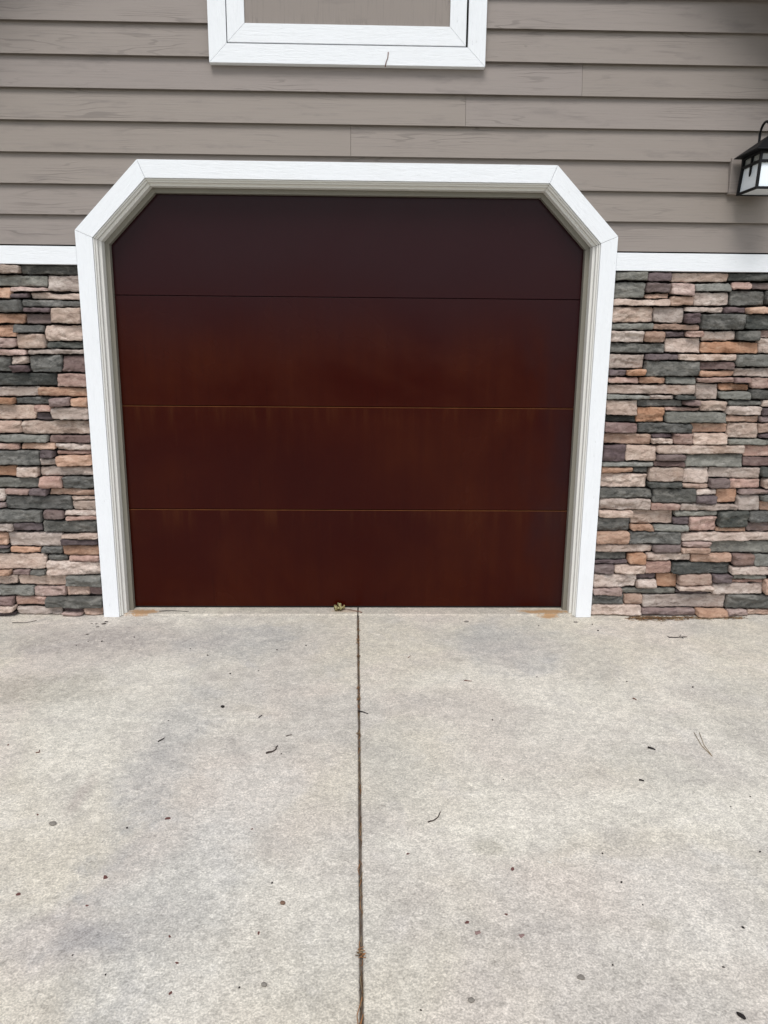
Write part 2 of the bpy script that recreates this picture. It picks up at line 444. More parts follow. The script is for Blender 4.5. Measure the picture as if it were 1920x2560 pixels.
def slab(name, side):
    ys = [0.30 - 0.13 * i for i in range(73)]
    y_end = ys[-1]
    bm = bmesh.new()
    r = 0.006
    prof = [(r * 1.6, 0.0), (r * 0.8, -0.0008), (r * 0.3, -0.0025), (0.0, -0.006), (0.0, -0.10)]
    rows = []
    for y in ys:
        row = []
        for dx, dz in prof:
            w = 0.0012 * noise.noise(Vector((side * 3.1, y * 14.0, 2.0))) + 0.0008 * noise.noise(Vector((side * 9.1, y * 47.0, 5.0)))
            row.append(bm.verts.new((joint_x(y) + side * (JW + dx + w), y, GZ + dz)))
        row.insert(0, bm.verts.new((side * 4.6, y, GZ)))
        rows.append(row)
    for a, b in zip(rows, rows[1:]):
        for k in range(len(a) - 1):
            bm.faces.new((a[k], a[k + 1], b[k + 1], b[k]))
    bmesh.ops.recalc_face_normals(bm, faces=bm.faces)
    up = sum(f.normal.z for f in bm.faces)
    if up < 0: bmesh.ops.reverse_faces(bm, faces=bm.faces)
    me = bpy.data.meshes.new(name); bm.to_mesh(me); bm.free()
    for pl in me.polygons: pl.use_smooth = pl.area < 0.05
    o = link(name, me, M['concrete'], drive)
    o.matrix_parent_inverse = Matrix.Translation((0, 2.0, -GZ))
    return o
slab('slab', -1); slab('slab', 1)
def drive_part(name, me, mat):
    o = link(name, me, mat, drive)
    o.matrix_parent_inverse = Matrix.Translation((0, 2.0, -GZ))
    return o
# raised sill under the door, split by the same joint
for s in (-1, 1):
    x0, x1 = (-1.20, joint_x(0) - 0.0035) if s < 0 else (joint_x(0) + 0.0035, 1.20)
    bm = bmesh.new()
    n = 40
    rows = []
    for i in range(n + 1):
        x = x0 + (x1 - x0) * i / n
        j = 0.0025 * noise.noise(Vector((x * 9.0, 1.0, 4.0))) + 0.0015 * noise.noise(Vector((x * 41.0, 1.0, 8.0)))
        rows.append([bm.verts.new(v) for v in ((x, 0.30, -0.0062), (x, -0.085 + j, -0.0062), (x, -0.091 + j, -0.0068), (x, -0.095 + j, -0.0090), (x, -0.0965 + j, -0.0146))])
    for a, b in zip(rows, rows[1:]):
        for k in range(4):
            f = bm.faces.new((a[k], a[k + 1], b[k + 1], b[k])); f.smooth = k > 0
    bmesh.ops.recalc_face_normals(bm, faces=bm.faces)
    if sum(f.normal.z for f in bm.faces) < 0: bmesh.ops.reverse_faces(bm, faces=bm.faces)
    me = bpy.data.meshes.new('door_sill'); bm.to_mesh(me); bm.free()
    drive_part('door_sill', me, M['sill'])
# dirt packed in the joint
verts, faces = [], []
N = 260
for i in range(N + 1):
    y = 0.0 - 4.6 * i / N
    h = -0.008 + 0.003 * noise.noise(Vector((1.0, y * 22.0, 0.0))) - (0.006 if y > -0.42 else 0.0)
    for k in (-1, 0, 1):
        verts.append((joint_x(y) + k * 0.0068, y, GZ + h + (0.0012 if k == 0 else 0) + 0.001 * noise.noise(Vector((k * 5.0, y * 60.0, 3.0)))))
for i in range(N):
    for k in range(2):
        a = i * 3 + k
        faces.append((a, a + 1, a + 4, a + 3))
drive_part('joint_dirt', mesh_from('joint_dirt', verts, faces), M['dirt'])

# ------------------------------------------------------------------ the garage
garage = empty('garage', (0, 0, GZ))
tag(garage, 'garage front with taupe lap siding, ledge stone base and rusted steel door', 'garage')
GINV = Matrix.Translation((0, 0, -GZ))
def gpart(name, me, mat, parent=None):
    o = link(name, me, mat, parent or garage)
    if parent is None: o.matrix_parent_inverse = GINV
    return o
HALF = 2.65                 # half width of the front
def rake(x): return 4.792 - abs(x)     # underside of the added roof overhang, set low to shade the upper corners

# wall behind the cladding, with the door opening
wall_pts = [(-HALF, -0.10), (-1.205, -0.10), (-1.205, 2.14), (1.205, 2.14), (1.205, -0.10), (HALF, -0.10), (HALF, rake(HALF)), (0, rake(0)), (-HALF, rake(HALF))]
siding = gpart('siding', prism_mesh('siding', wall_pts, -0.0585, 0.05), M['dark'])
for s in (-1, 1):
    gpart('side_wall', box_mesh('side_wall', s * HALF - 0.06, s * HALF + 0.06, 0.06, 5.0, -0.10, 2.25), M['hatch_panel'])
gpart('rear_wall', prism_mesh('rear_wall', [(-HALF, -0.10), (HALF, -0.10), (HALF, rake(HALF)), (0, rake(0)), (-HALF, rake(HALF))], 5.002, 5.12), M['hatch_panel'])

def sub(name, me, mat, parent):
    return link(name, me, mat, parent)

# lap boards
REV, Z0, BT = 0.13385, 1.8195, 0.150
JOINT = {5: [1.059], 4: [0.533], 3: [0.0095], 6: [-1.95], 2: [-1.75], 8: [1.05], 9: [0.4], 7: [-2.1]}
def cas_x(z):               # casing centreline in front of which nothing may show
    if z < 1.867: return 1.228
    return 1.228 - (z - 1.867)
k = 0
while True:
    zb = Z0 + REV * k + random.uniform(-0.0012, 0.0012)
    zt = zb + BT
    if zb > rake(0) - 0.03: break
    lim0 = min(HALF, rake(0) - zb + 0.03); lim1 = min(HALF, rake(0) - zt + 0.03)
    lim1 = max(lim1, 0.0)
    def right_end(): return [(lim0, zb), (lim1, zt)] if lim0 == lim1 else [(lim0, zb)] + ([(HALF, rake(HALF) + 0.03)] if lim0 >= HALF and rake(HALF) + 0.03 > zb else []) + [(lim1, zt)]
    polys = []
    if k == 0:
        for s in (-1, 1):
            p = [(s * 1.228, zb), (s * lim0, zb), (s * lim1, zt), (s * cas_x(zt), zt), (s * 1.228, 1.867)]
            polys.append(p)
    elif k == 1:
        for s in (-1, 1):
            polys.append([(s * cas_x(zb), zb), (s * lim0, zb), (s * lim1, zt), (s * cas_x(zt), zt)])
    else:
        cuts = JOINT.get(k, [])
        xs = [-99] + cuts + [99]
        for a, b in zip(xs, xs[1:]):
            lo0, lo1 = (-lim0, -lim1) if a == -99 else (a + 0.0004, a + 0.0004)
            hi0, hi1 = (lim0, lim1) if b == 99 else (b - 0.0004, b - 0.0004)
            if lo1 >= hi1: lo1 = hi1 = (lo0 + hi0) / 2 + 0.0
            if k == 2 and lo0 < -1.1 and hi0 > 1.1:
                polys.append([(lo0, zb), (-1.008, zb), (-0.947, 2.152), (0.947, 2.152), (1.008, zb), (hi0, zb), (hi1, zt), (lo1, zt)])
            elif k == 2:
                pass
            elif lo1 == hi1:
                polys.append([(lo0, zb), (hi0, zb), (hi1, zt)])
            else:
                polys.append([(lo0, zb), (hi0, zb), (hi1, zt), (lo1, zt)])
    if k == 2:
        polys = [[(-lim0, zb), (-1.008, zb), (-0.947, 2.152), (0.947, 2.152), (1.008, zb), (lim0, zb), (lim1, zt), (-lim1, zt)]]
    for p in polys:
        dy = random.uniform(-0.0008, 0.0008)
        yf = lambda z, zb=zb, dy=dy: -0.1075 + dy + 0.0215 * (z - zb) / BT
        yb = lambda z, zb=zb, dy=dy: -0.0855 + dy + 0.0085 * (z - zb) / BT
        me = prism_mesh('siding_board', p, yf, yb, 0.0011)
        for v in me.vertices:                       # undercut drip edge
            if v.co.z < zb + 0.002 and v.co.y > yb(zb) - 0.003: v.co.z += 0.009
        sub('siding_board', me, M['siding'], siding)
    k += 1

# ledge stone veneer
STONES_LEFT = """-1649,1687,-1546,1730,T1 -1543,1687,-1272,1729,G0 -1654,1631,-1428,1683,L1 -1423,1610,-1274,1684,T0 -1660,1575,-1600,1626,O1 -1597,1606,-1428,1628,R0 -1597,1577,-1513,1600,M0 -1510,1573,-1272,1603,T0 -1666,1511,-1547,1569,G1 -1544,1539,-1272,1570,G0 -1541,1511,-1417,1535,M0 -1414,1461,-1272,1536,T0 -1672,1458,-1545,1507,O1 -1542,1459,-1421,1508,B0 -1678,1396,-1595,1453,O1 -1592,1417,-1456,1453,G0 -1451,1380,-1272,1455,T0 -1684,1345,-1591,1393,R1 -1588,1346,-1454,1414,T0 -1451,1346,-1272,1377,D0 -1688,1310,-1549,1341,R1 -1543,1318,-1272,1342,T0 -1694,1233,-1633,1306,G1 -1627,1269,-1545,1306,T0 -1630,1231,-1549,1266,M0 -1541,1232,-1387,1313,G0 -1384,1234,-1272,1313,B0 -1701,1167,-1417,1228,D1 -1414,1164,-1272,1228,R0 -1707,1115,-1512,1163,T1 -1509,1118,-1272,1161,P0 -1712,1077,-1634,1109,O1 -1628,1078,-1456,1111,G0 -1451,1068,-1356,1111,B0 -1353,1067,-1272,1111,P0 -1717,1002,-1539,1074,T1 -1535,1040,-1454,1075,R0 -1536,1002,-1456,1037,M0 -1451,1004,-1272,1064,T0 -1725,934,-1612,996,P1 -1609,932,-1272,998,T0 -1731,889,-1484,929,L1 -1481,889,-1272,927,B0 -1735,852,-1630,885,R1 -1623,855,-1452,886,O0 -1449,854,-1272,885,T0 -1740,777,-1533,849,G1 -1528,814,-1456,852,M0 -1453,831,-1272,851,R0 -1530,776,-1453,811,T0 -1450,773,-1272,828,O0 -1747,718,-1657,771,O1 -1654,714,-1547,769,T0 -1544,723,-1272,769,T0 -1753,660,-1543,711,L1 -1540,661,-1432,719,R0 -1429,659,-1272,719,G0 -1760,589,-1727,655,T1 -1724,624,-1600,656,R0 -1596,624,-1508,657,M0 -1505,622,-1272,656,O0 -1765,555,-1728,586,B1 -1724,550,-1398,619,G0 -1393,599,-1272,618,T0 -1395,547,-1272,596,T0 -1771,483,-1548,547,G1 -1544,498,-1440,545,B0 -1437,518,-1272,544,T0 -1431,496,-1273,515,R0 -1545,433,-1276,493,G0 -1776,439,-1697,478,T1 -1694,439,-1551,480,M0 -1783,364,-1735,434,O1 -1730,356,-1461,430,T0 -1457,403,-1272,427,T0 -1458,370,-1274,400,M0 -1787,346,-1733,361,M1 -1789,322,-1734,343,G1 -1730,321,-1575,352,P0 -1572,318,-1461,353,G0 -1457,317,-1272,367,O0 -1795,235,-1550,315,T1 -1544,283,-1437,313,G0 -1434,283,-1272,313,R0 -1547,206,-1273,280,T0 -1801,206,-1734,230,P1 -1731,206,-1637,231,B0 -1634,206,-1553,232,G0 -1805,152,-1708,202,T1 -1705,148,-1458,203,T0 -1455,146,-1272,202,L0 -1811,93,-1626,145,L1 -1623,89,-1463,142,R0 -1460,92,-1346,142,P0 -1343,93,-1272,143,B0 -1817,43,-1736,86,B1 -1733,40,-1571,85,R0 -1568,33,-1275,86,G0 -1821,10,-1729,37,T1 -1824,-23,-1730,7,M1 -1726,-23,-1492,29,T0 -1488,9,-1382,29,M0 -1489,-28,-1383,6,R0 -1379,-23,-1276,30,P0"""
STONES_RIGHT = """1276,1686,1425,1734,L0 1428,1683,1542,1734,M0 1545,1683,1820,1736,T0 1823,1690,2040,1740,D1 1274,1605,1424,1679,L0 1427,1632,1545,1679,B0 1432,1605,1545,1628,P0 1550,1620,1662,1678,R0 1665,1640,1842,1680,L0 1846,1650,1941,1687,R0 1944,1651,2045,1686,B1 1274,1570,1548,1602,T0 1551,1573,1665,1617,P0 1668,1575,1840,1637,T0 1845,1576,2016,1647,G0 2019,1577,2063,1648,G1 1273,1492,1476,1567,T0 1479,1491,1625,1566,T0 1628,1542,1817,1570,T0 1820,1540,1924,1569,M0 1927,1538,2060,1570,O1 1630,1490,1705,1539,M0 1710,1462,1921,1536,G0 1924,1463,2077,1535,D1 1274,1458,1476,1489,L0 1479,1458,1707,1487,O0 1272,1398,1436,1454,T0 1439,1398,1541,1455,O0 1544,1424,1643,1452,M0 1646,1424,1725,1455,R0 1728,1409,1891,1456,T0 1894,1410,1998,1458,G0 2001,1426,2084,1460,R1 1272,1348,1546,1395,G0 1550,1351,1722,1421,T0 1725,1349,2001,1406,O0 2004,1350,2091,1423,T1 1273,1272,1451,1342,T0 1455,1314,1608,1345,M0 1611,1313,1898,1346,T0 1902,1286,2100,1346,L1 1273,1236,1364,1269,M0 1368,1237,1452,1269,O0 1455,1237,1720,1310,G0 1723,1270,1897,1309,B0 1726,1236,1901,1267,P0 1904,1237,2107,1281,T1 1274,1200,1428,1231,R0 1431,1200,1559,1233,O0 1562,1198,1715,1233,L0 1718,1206,1899,1232,R0 1902,1205,1986,1233,B0 1991,1179,2114,1233,R1 1274,1148,1713,1195,T0 1719,1123,1835,1202,T0 1838,1169,1987,1202,O0 1838,1125,1986,1166,L0 1990,1127,2120,1176,G1 1272,1123,1484,1145,L0 1488,1123,1614,1145,T0 1617,1123,1716,1145,D0 1274,1044,1430,1119,T0 1433,1087,1661,1120,G0 1664,1091,1746,1119,B0 1751,1066,1878,1119,T0 1885,1096,2054,1122,G0 2062,1088,2126,1124,T1 1576,1065,1748,1084,R0 1433,1010,1573,1084,O0 1881,1047,2059,1093,T0 2065,1047,2131,1085,M1 1272,1010,1429,1041,D0 1577,1009,1877,1062,L0 1881,1013,2057,1044,O0 2060,1013,2136,1044,B1 1272,956,1439,1007,B0 1442,957,1714,1006,G0 1717,959,1900,1006,O0 1904,932,2053,1009,T0 2056,960,2141,1010,P1 2059,933,2146,957,M1 1272,900,1512,953,P0 1515,933,1620,953,M0 1515,901,1621,930,T0 1624,900,1725,954,R0 1728,899,1897,956,T0 1903,899,2150,929,L1 1273,812,1386,895,M0 1389,816,1543,895,T0 1547,853,1994,896,T0 2000,838,2156,895,R1 1546,817,1693,850,B0 1699,785,1997,849,L0 2003,787,2163,835,B1 1272,786,1539,809,L0 1542,786,1696,813,B0 1273,752,1436,782,P0 1439,754,1512,783,G0 1273,675,1515,749,T0 1518,711,1693,783,T0 1697,703,1827,782,T0 1830,726,2097,782,T0 2100,731,2169,781,D1 1520,676,1688,708,D0 1692,676,1828,700,P0 1831,676,1935,723,B0 1938,674,2106,723,R0 2109,673,2176,728,T1 1272,624,1541,672,G0 1546,600,1767,673,G0 1770,640,1874,672,T0 1771,595,1880,637,M0 1883,597,1988,671,O0 1993,645,2182,669,B1 1991,560,2105,642,T0 2108,612,2185,642,L1 2111,560,2191,609,O1 1272,563,1538,621,T0 1541,560,1692,597,R0 1695,560,1987,592,T0 1272,522,1444,560,T0 1451,486,1667,557,T0 1672,529,1893,557,L0 1900,471,2054,556,D0 2057,499,2198,557,G1 1670,483,1748,526,M0 1754,451,1897,526,R0 1272,449,1447,519,G0 1450,449,1565,483,O0 1568,448,1751,480,L0 1900,445,2056,468,P0 2059,445,2205,496,B1 1272,380,1442,445,P0 1445,381,1715,445,G0 1718,399,2211,442,T1 1272,336,1572,377,T0 1575,336,1720,378,B0 1723,365,1872,395,R0 1724,334,1867,362,O0 1876,331,2218,395,L1 1272,294,1444,333,G0 1448,273,1536,332,O0 1539,292,1776,331,T0 1779,282,1992,328,O0 1995,268,2107,325,B0 2110,263,2227,325,L1 1272,272,1445,291,M0 1272,223,1376,268,B0 1379,222,1538,269,T0 1541,221,1682,288,R0 1685,220,1986,279,D0 1989,219,2233,260,T1 1272,147,1499,219,T0 1502,188,1604,218,M0 1503,140,1610,185,T0 1613,143,1722,217,O0 1726,157,1900,216,P0 1903,169,2006,216,M0 2009,191,2188,215,L0 2012,168,2175,187,R0 1725,130,1905,154,T0 1723,106,1904,127,M0 1908,105,2180,165,T0 2183,105,2245,188,P1 1272,105,1424,144,R0 1427,105,1720,137,L0 1272,50,1445,101,G0 1448,50,1540,102,P0 1545,28,1992,102,T0 1995,26,2255,100,G1 1272,-10,1542,47,T0 1546,-8,1828,25,B0 1831,-12,1997,23,P0 2000,-12,2112,21,R0 2115,-14,2263,20,P1"""
def parse_stones(txt):
    out = []
    for s in txt.split():
        a, b, c, d, kk = s.split(',')
        out.append((int(a) / 1000, int(b) / 1000, int(c) / 1000, int(d) / 1000, kk[0], int(kk[1])))
    return out

def stone_geo(x0, z0, x1, z1, seed, coarse=False):
    """rough split face made of a few chiselled planes: returns verts, faces"""
    rnd = random.Random(seed)
    x0 += 0.0013; x1 -= 0.0013; z0 += 0.0020; z1 -= 0.0017
    w, h = x1 - x0, z1 - z0
    st = 0.016 if coarse else 0.0052
    nx = max(5, min(60, int(round(w / st)))); nz = max(5, min(18, int(round(h / st))))
    face = -(0.107 + rnd.uniform(-0.018, 0.024))
    if h < 0.04: face -= rnd.uniform(0.0, 0.010)
    tx, tz = rnd.uniform(-0.07, 0.07), rnd.uniform(-0.10, 0.22)
    ox = rnd.uniform(0, 100)
    sz = [rnd.uniform(-0.0045, 0.0045), rnd.uniform(-0.0045, 0.0045)]
    sk = [rnd.uniform(-0.0035, 0.0035) for _ in range(4)]
    cut = min(0.006, h * 0.14) * rnd.uniform(0.0, 1.3)
    amp = rnd.uniform(0.6, 1.5)
    layer = rnd.uniform(0.002, 0.0080) * (1 if rnd.random() < 0.75 else 0)
    # chiselled planes
    fac = []
    for _ in range(max(2, int(w / 0.055)) + rnd.choice((0, 1, 2))):
        fac.append((rnd.uniform(-0.1, 1.1), rnd.uniform(0.0, 1.0), rnd.uniform(-0.20, 0.20), rnd.uniform(-0.46, 0.34), rnd.uniform(0.0, 0.007)))
    V, F = [], []
    for j in range(nz + 1):
        v = j / nz
        for i in range(nx + 1):
            u = i / nx
            x = x0 + w * u; z = z0 + h * v
            # wavy outline
            if j in (0, nz):
                z += 0.0042 * noise.noise(Vector((x * 20, ox, j * 3.1))) + 0.0026 * noise.noise(Vector((x * 75, ox, j * 1.7))) + (sz[0] if j == 0 else sz[1]) * (u - 0.5)
            else:
                z += 0.0011 * noise.noise(Vector((x * 80, ox, z * 80)))
            x += 0.0042 * noise.noise(Vector((ox, z * 40, i * 2.0 if i in (0, nx) else 0.5))) * (1 if i in (0, nx) else 0.4)
            x += (sk[0] * (1 - v) + sk[1] * v) * (1 - u) + (sk[2] * (1 - v) + sk[3] * v) * u
            du, dv = min(u, 1 - u) * w, min(v, 1 - v) * h
            if du + dv < cut:
                push = (cut - du - dv) * 0.5
                x += push if u < 0.5 else -push
                z += push if v < 0.5 else -push
            wx, wz = x + 0.005 * noise.noise(Vector((x * 30, z * 30, ox))), z + 0.003 * noise.noise(Vector((x * 30, z * 30, ox + 7)))
            hh = 1.0
            for cu, cv, gx, gz, dd in fac:
                e = dd + gx * (wx - x0 - cu * w) + gz * (wz - z0 - cv * h)
                if -e < hh: hh = -e
            d = face + tx * (u - 0.5) * w + tz * (v - 0.5) * h - max(hh, -0.018) * 0.9
            d -= 0.0070 * amp * noise.noise(Vector((x * 17 + ox, z * 36, ox))) + 0.0040 * amp * noise.noise(Vector((x * 42 + ox, z * 75, ox + 4)))
            if layer:      # split layers
                n_ = noise.noise(Vector((x * 11 + ox, z * 34, 9.3))) + 0.4 * noise.noise(Vector((x * 45 + ox, z * 90, 1.3)))
                d += layer * (1.0 if n_ > 0.12 else (0.0 if n_ < 0.02 else (n_ - 0.02) / 0.10))
            d -= 0.0026 * noise.noise(Vector((x * 90, z * 140, ox)))
            dt, db = (1 - v) * h, v * h
            if dt < 0.0065: d += 0.0052 * (1 - dt / 0.0065) ** 1.3      # worn upper arris
            if db < 0.0030: d += 0.0016 * (1 - db / 0.0030)
            if du < 0.0034: d += 0.0032 * (1 - du / 0.0034) ** 1.5
            V.append((x, min(d, -0.076), z))
    W = nx + 1
    for j in range(nz):
        for i in range(nx):
            F.append((j * W + i, j * W + i + 1, (j + 1) * W + i + 1, (j + 1) * W + i))
    ring = [i for i in range(W)] + [j * W + nx for j in range(1, nz + 1)] + [nz * W + i for i in range(nx - 1, -1, -1)] + [j * W for j in range(nz - 1, 0, -1)]
    b0 = len(V)
    for r_ in ring:
        x, y, z = V[r_]
        V.append((x, -0.0605, z + (0.004 if r_ < W else 0.0)))
    n = len(ring)
    for a in range(n):
        F.append((ring[(a + 1) % n], ring[a], b0 + a, b0 + (a + 1) % n))
    return V, F

for s, txt in ((-1, STONES_LEFT), (1, STONES_RIGHT)):
    xa, xb = (-HALF, -1.2695) if s < 0 else (1.2695, HALF)
    ven = gpart('stone_veneer', box_mesh('stone_veneer', xa, xb, -0.0648, -0.0590, -0.012, 1.7285), M['mortar'])
    ven.data.transform(Matrix.Identity(4))
    stones = parse_stones(txt)
    fill_V, fill_F, fill_mi = [], [], []
    keys = list(STONE_M)
    for n_, (x0, z0, x1, z1, kk, edge) in enumerate(stones):
        if edge:
            ext = random.uniform(0.0, 0.13)
            if s < 0: x0 -= ext
            else: x1 += ext
        z0 = max(z0, -0.013); z1 = min(z1, 1.7275)
        Vv, Ff = stone_geo(x0, z0, x1, z1, n_ * 7 + (1000 if s > 0 else 0))
        me = mesh_from('stone', Vv, Ff, smooth=True)
        sub('stone', me, STONE_M[kk], ven)
        if edge:                                   # the course runs on past the frame to the corner of the building
            x = x0 if s < 0 else x1
            while (x > -HALF + 0.03) if s < 0 else (x < HALF - 0.03):
                L_ = random.uniform(0.09, 0.32)
                a, b = (max(-HALF, x - 0.004 - L_), x - 0.004) if s < 0 else (x + 0.004, min(HALF, x + 0.004 + L_))
                if b - a > 0.02:
                    Vv, Ff = stone_geo(a, z0, b, z1, n_ * 31 + int(x * 977), True)
                    o0 = len(fill_V); fill_V += Vv
                    mi = random.choice((0, 0, 0, 1, 2, 3, 4, 5, 6, 6, 7, 8))
                    for f in Ff:
                        fill_F.append(tuple(i + o0 for i in f)); fill_mi.append(mi)
                x = a if s < 0 else b
    me = mesh_from('stone_field', fill_V, fill_F, smooth=True)
    fo = sub('stone_field', me, None, ven)
    for kk in keys: me.materials.append(STONE_M[kk])
    for pl, mi in zip(me.polygons, fill_mi): pl.material_index = mi
    fo['kind'] = 'stuff'

# swept trim round the door: path in (x,z), inset w towards the opening
PATH = [(-1.268, GZ), (-1.268, 1.884), (-0.964, 2.192), (0.964, 2.192), (1.268, 1.884), (1.268, GZ)]
def inset(w):
    t = math.tan(math.radians(22.5))
    return [(-1.268 + w, None), (-1.268 + w, 1.884 - w * t), (-0.964 + w * t, 2.192 - w), (0.964 - w * t, 2.192 - w), (1.268 - w, 1.884 - w * t), (1.268 - w, None)]
def sweep(name, prof, mat, parent, zbase, gap=0.0006, ragged=0.0, bevel=0.0):
    """one mesh object for each of the five lengths; local X runs along the length"""
    for i in range(5):
        A = [inset(w)[i] for w, y in prof]; B = [inset(w)[i + 1] for w, y in prof]
        A = [(a[0], zbase if a[1] is None else a[1]) for a in A]; B = [(b[0], zbase if b[1] is None else b[1]) for b in B]
        d = Vector((PATH[i + 1][0] - PATH[i][0], 0, PATH[i + 1][1] - PATH[i][1])).normalized()
        mid = Vector(((A[0][0] + B[0][0]) / 2, 0, (A[0][1] + B[0][1]) / 2))
        ang = math.atan2(-d.z, d.x)
        rot = Matrix.Rotation(ang, 4, 'Y')
        mw = Matrix.Translation(mid) @ rot
        inv = mw.inverted()
        n = len(prof); segs = 24 if ragged else 1
        verts, faces = [], []
        for sgi in range(segs + 1):
            t = sgi / segs
            for q in range(n):
                a = Vector((A[q][0], prof[q][1], A[q][1])) + d * (gap if i > 0 else 0)
                b = Vector((B[q][0], prof[q][1], B[q][1])) - d * (gap if i < 4 else 0)
                p = a.lerp(b, t)
                if ragged and 0 < sgi < segs:
                    p += Vector((0.0, ragged * 0.5 * noise.noise(p * 9 + Vector((q, 0, 0))), 0)) + Vector((d.z, 0, -d.x)) * ragged * noise.noise(p * 13 + Vector((0, q * 3.0, 0)))
                verts.append(inv @ p)
        for sgi in range(segs):
            for q in range(n):
                q2 = (q + 1) % n
                faces.append((sgi * n + q, sgi * n + q2, (sgi + 1) * n + q2, (sgi + 1) * n + q))
        faces.append(tuple(range(n))); faces.append(tuple(segs * n + q for q in range(n))[::-1])
        me = mesh_from(name, verts, faces)
        if bevel:
            bm = bmesh.new(); bm.from_mesh(me)
            bmesh.ops.bevel(bm, geom=[e for e in bm.edges if e.calc_face_angle(0) > 0.5], offset=bevel, segments=2, profile=0.5, affect='EDGES')
            bm.to_mesh(me); bm.free()
        o = sub(name, me, mat, parent)
        o.matrix_local = mw
casing = empty('door_casing', (0, 0, 0), garage); casing.matrix_parent_inverse = GINV
sweep('casing_board', [(0.0, -0.1205), (0.0785, -0.1205), (0.0785, -0.052), (0.0, -0.052)], M['white'], casing, GZ + 0.0008, bevel=0.0012)
sweep('moulding', [(0.0792, -0.112), (0.0845, -0.112), (0.0848, -0.1015), (0.0880, -0.1000), (0.0925, -0.0995), (0.0932, -0.0790), (0.0965, -0.0770), (0.1035, -0.0765), (0.1050, -0.0745), (0.1050, -0.034), (0.0792, -0.034)], M['mould'], casing, GZ + 0.0035)
sweep('door_stop', [(0.0975, -0.0325), (0.1270, -0.0325), (0.1275, -0.030), (0.1275, -0.0025), (0.0975, -0.0025)], M['stop'], casing, -0.005, gap=0.0004)

# white band over the stone
for s in (-1, 1):
    me = box_mesh('trim_band', -0.69, 0.69, -0.1165, -0.0665, -0.0405, 0.0405, 0.0014)
    o = gpart('trim_band', me, M['white'])
    o.location = (s * (1.2695 + 0.69), 0, 1.7715)
    me = box_mesh('corner_board', -0.75, 0.75, -0.118, -0.045, -0.05, 0.05, 0.0015)
    cb = gpart('corner_board', me, M['white'])
    cb.location = (s * (HALF + 0.052), 0, 0.70); cb.rotation_euler = (0, math.radians(90), 0)

# rusted sectional door
door = empty('garage_door', (0, 0, 0), garage); door.matrix_parent_inverse = GINV
S = 0.5334
for i in range(4):
    z0, z1 = i * S + (0.004 if i == 0 else 0.0016), (i + 1) * S - 0.0016
    ch = 0.0022 if i < 2 else 0.0007
    prof = [(0.0, z0 + 0.0012), (0.0, z1 - ch), (ch * 0.7, z1), (0.042, z1), (0.042, z0), (0.0015, z0)]
    verts = [(x, y, z) for x in (-1.198, 1.198) for y, z in prof]
    n = len(prof)
    faces = [(q, (q + 1) % n, n + (q + 1) % n, n + q) for q in range(n)] + [tuple(range(n)), tuple(range(n, 2 * n))]
    me = mesh_from('door_panel', verts, faces)
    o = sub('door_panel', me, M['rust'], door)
    me.materials.append(M['rust_edge'])
    if i in (0, 1):
        for pl in me.polygons:
            if pl.normal.z > 0.3 and pl.center.y < 0.01: pl.material_index = 1
sub('bottom_seal', box_mesh('bottom_seal', -1.196, 1.196, 0.006, 0.036, -0.0060, 0.0036), M['rubber'], door)

# loft hatch over the door
hatch = gpart('loft_hatch', box_mesh('loft_hatch', -0.606, 0.606, -0.1128, -0.090, 2.605, 3.69), M['dark'])
def hboard(name, pts, yf, yb, mat):
    cx = sum(p[0] for p in pts) / len(pts); cz = sum(p[1] for p in pts) / len(pts)
    horiz = max(p[0] for p in pts) - min(p[0] for p in pts) > max(p[1] for p in pts) - min(p[1] for p in pts)
    me = prism_mesh(name, [(x - cx, z - cz) for x, z in pts], yf, yb, 0.0012)
    rot = Matrix.Identity(4)
    if not horiz:
        rot = Matrix.Rotation(math.radians(90), 4, 'Y'); me.transform(rot.inverted())
    o = sub(name, me, mat, hatch)
    o.matrix_local = Matrix.Translation((cx, 0, cz)) @ rot
def frame(name, xo0, xo1, zo0, zo1, xi0, xi1, zi0, zi1, yf, yb, mat, g=0.0004):
    hboard(name, [(xo0 + g, zo0), (xo1 - g, zo0), (xi1 - g, zi0), (xi0 + g, zi0)], yf, yb, mat)
    hboard(name, [(xi0 + g, zi1), (xi1 - g, zi1), (xo1 - g, zo1), (xo0 + g, zo1)], yf, yb, mat)
    hboard(name, [(xo0, zo0 + g), (xi0, zi0 + g), (xi0, zi1 - g), (xo0, zo1 - g)], yf, yb, mat)
    hboard(name, [(xi1, zi0 + g), (xo1, zo0 + g), (xo1, zo1 - g), (xi1, zi1 - g)], yf, yb, mat)
frame('frame_board', -0.6165, 0.6105, 2.5935, 3.70, -0.5375, 0.5310, 2.6715, 3.622, -0.1295, -0.0885, M['white'])
frame('leaf_board', -0.5335, 0.5215, 2.6765, 3.617, -0.4565, 0.4490, 2.7530, 3.540, -0.1285, -0.1135, M['white'])
sub('leaf_panel', box_mesh('leaf_panel', -0.4560, 0.4484, -0.1190, -0.1132, 2.7535, 3.5395), M['hatch_panel'], hatch)

# mounting block let into the siding behind the lantern
gpart('mounting_block', box_mesh('mounting_block', 1.772, 1.972, -0.1190, -0.0870, 2.078, 2.236, 0.002), M['siding'])

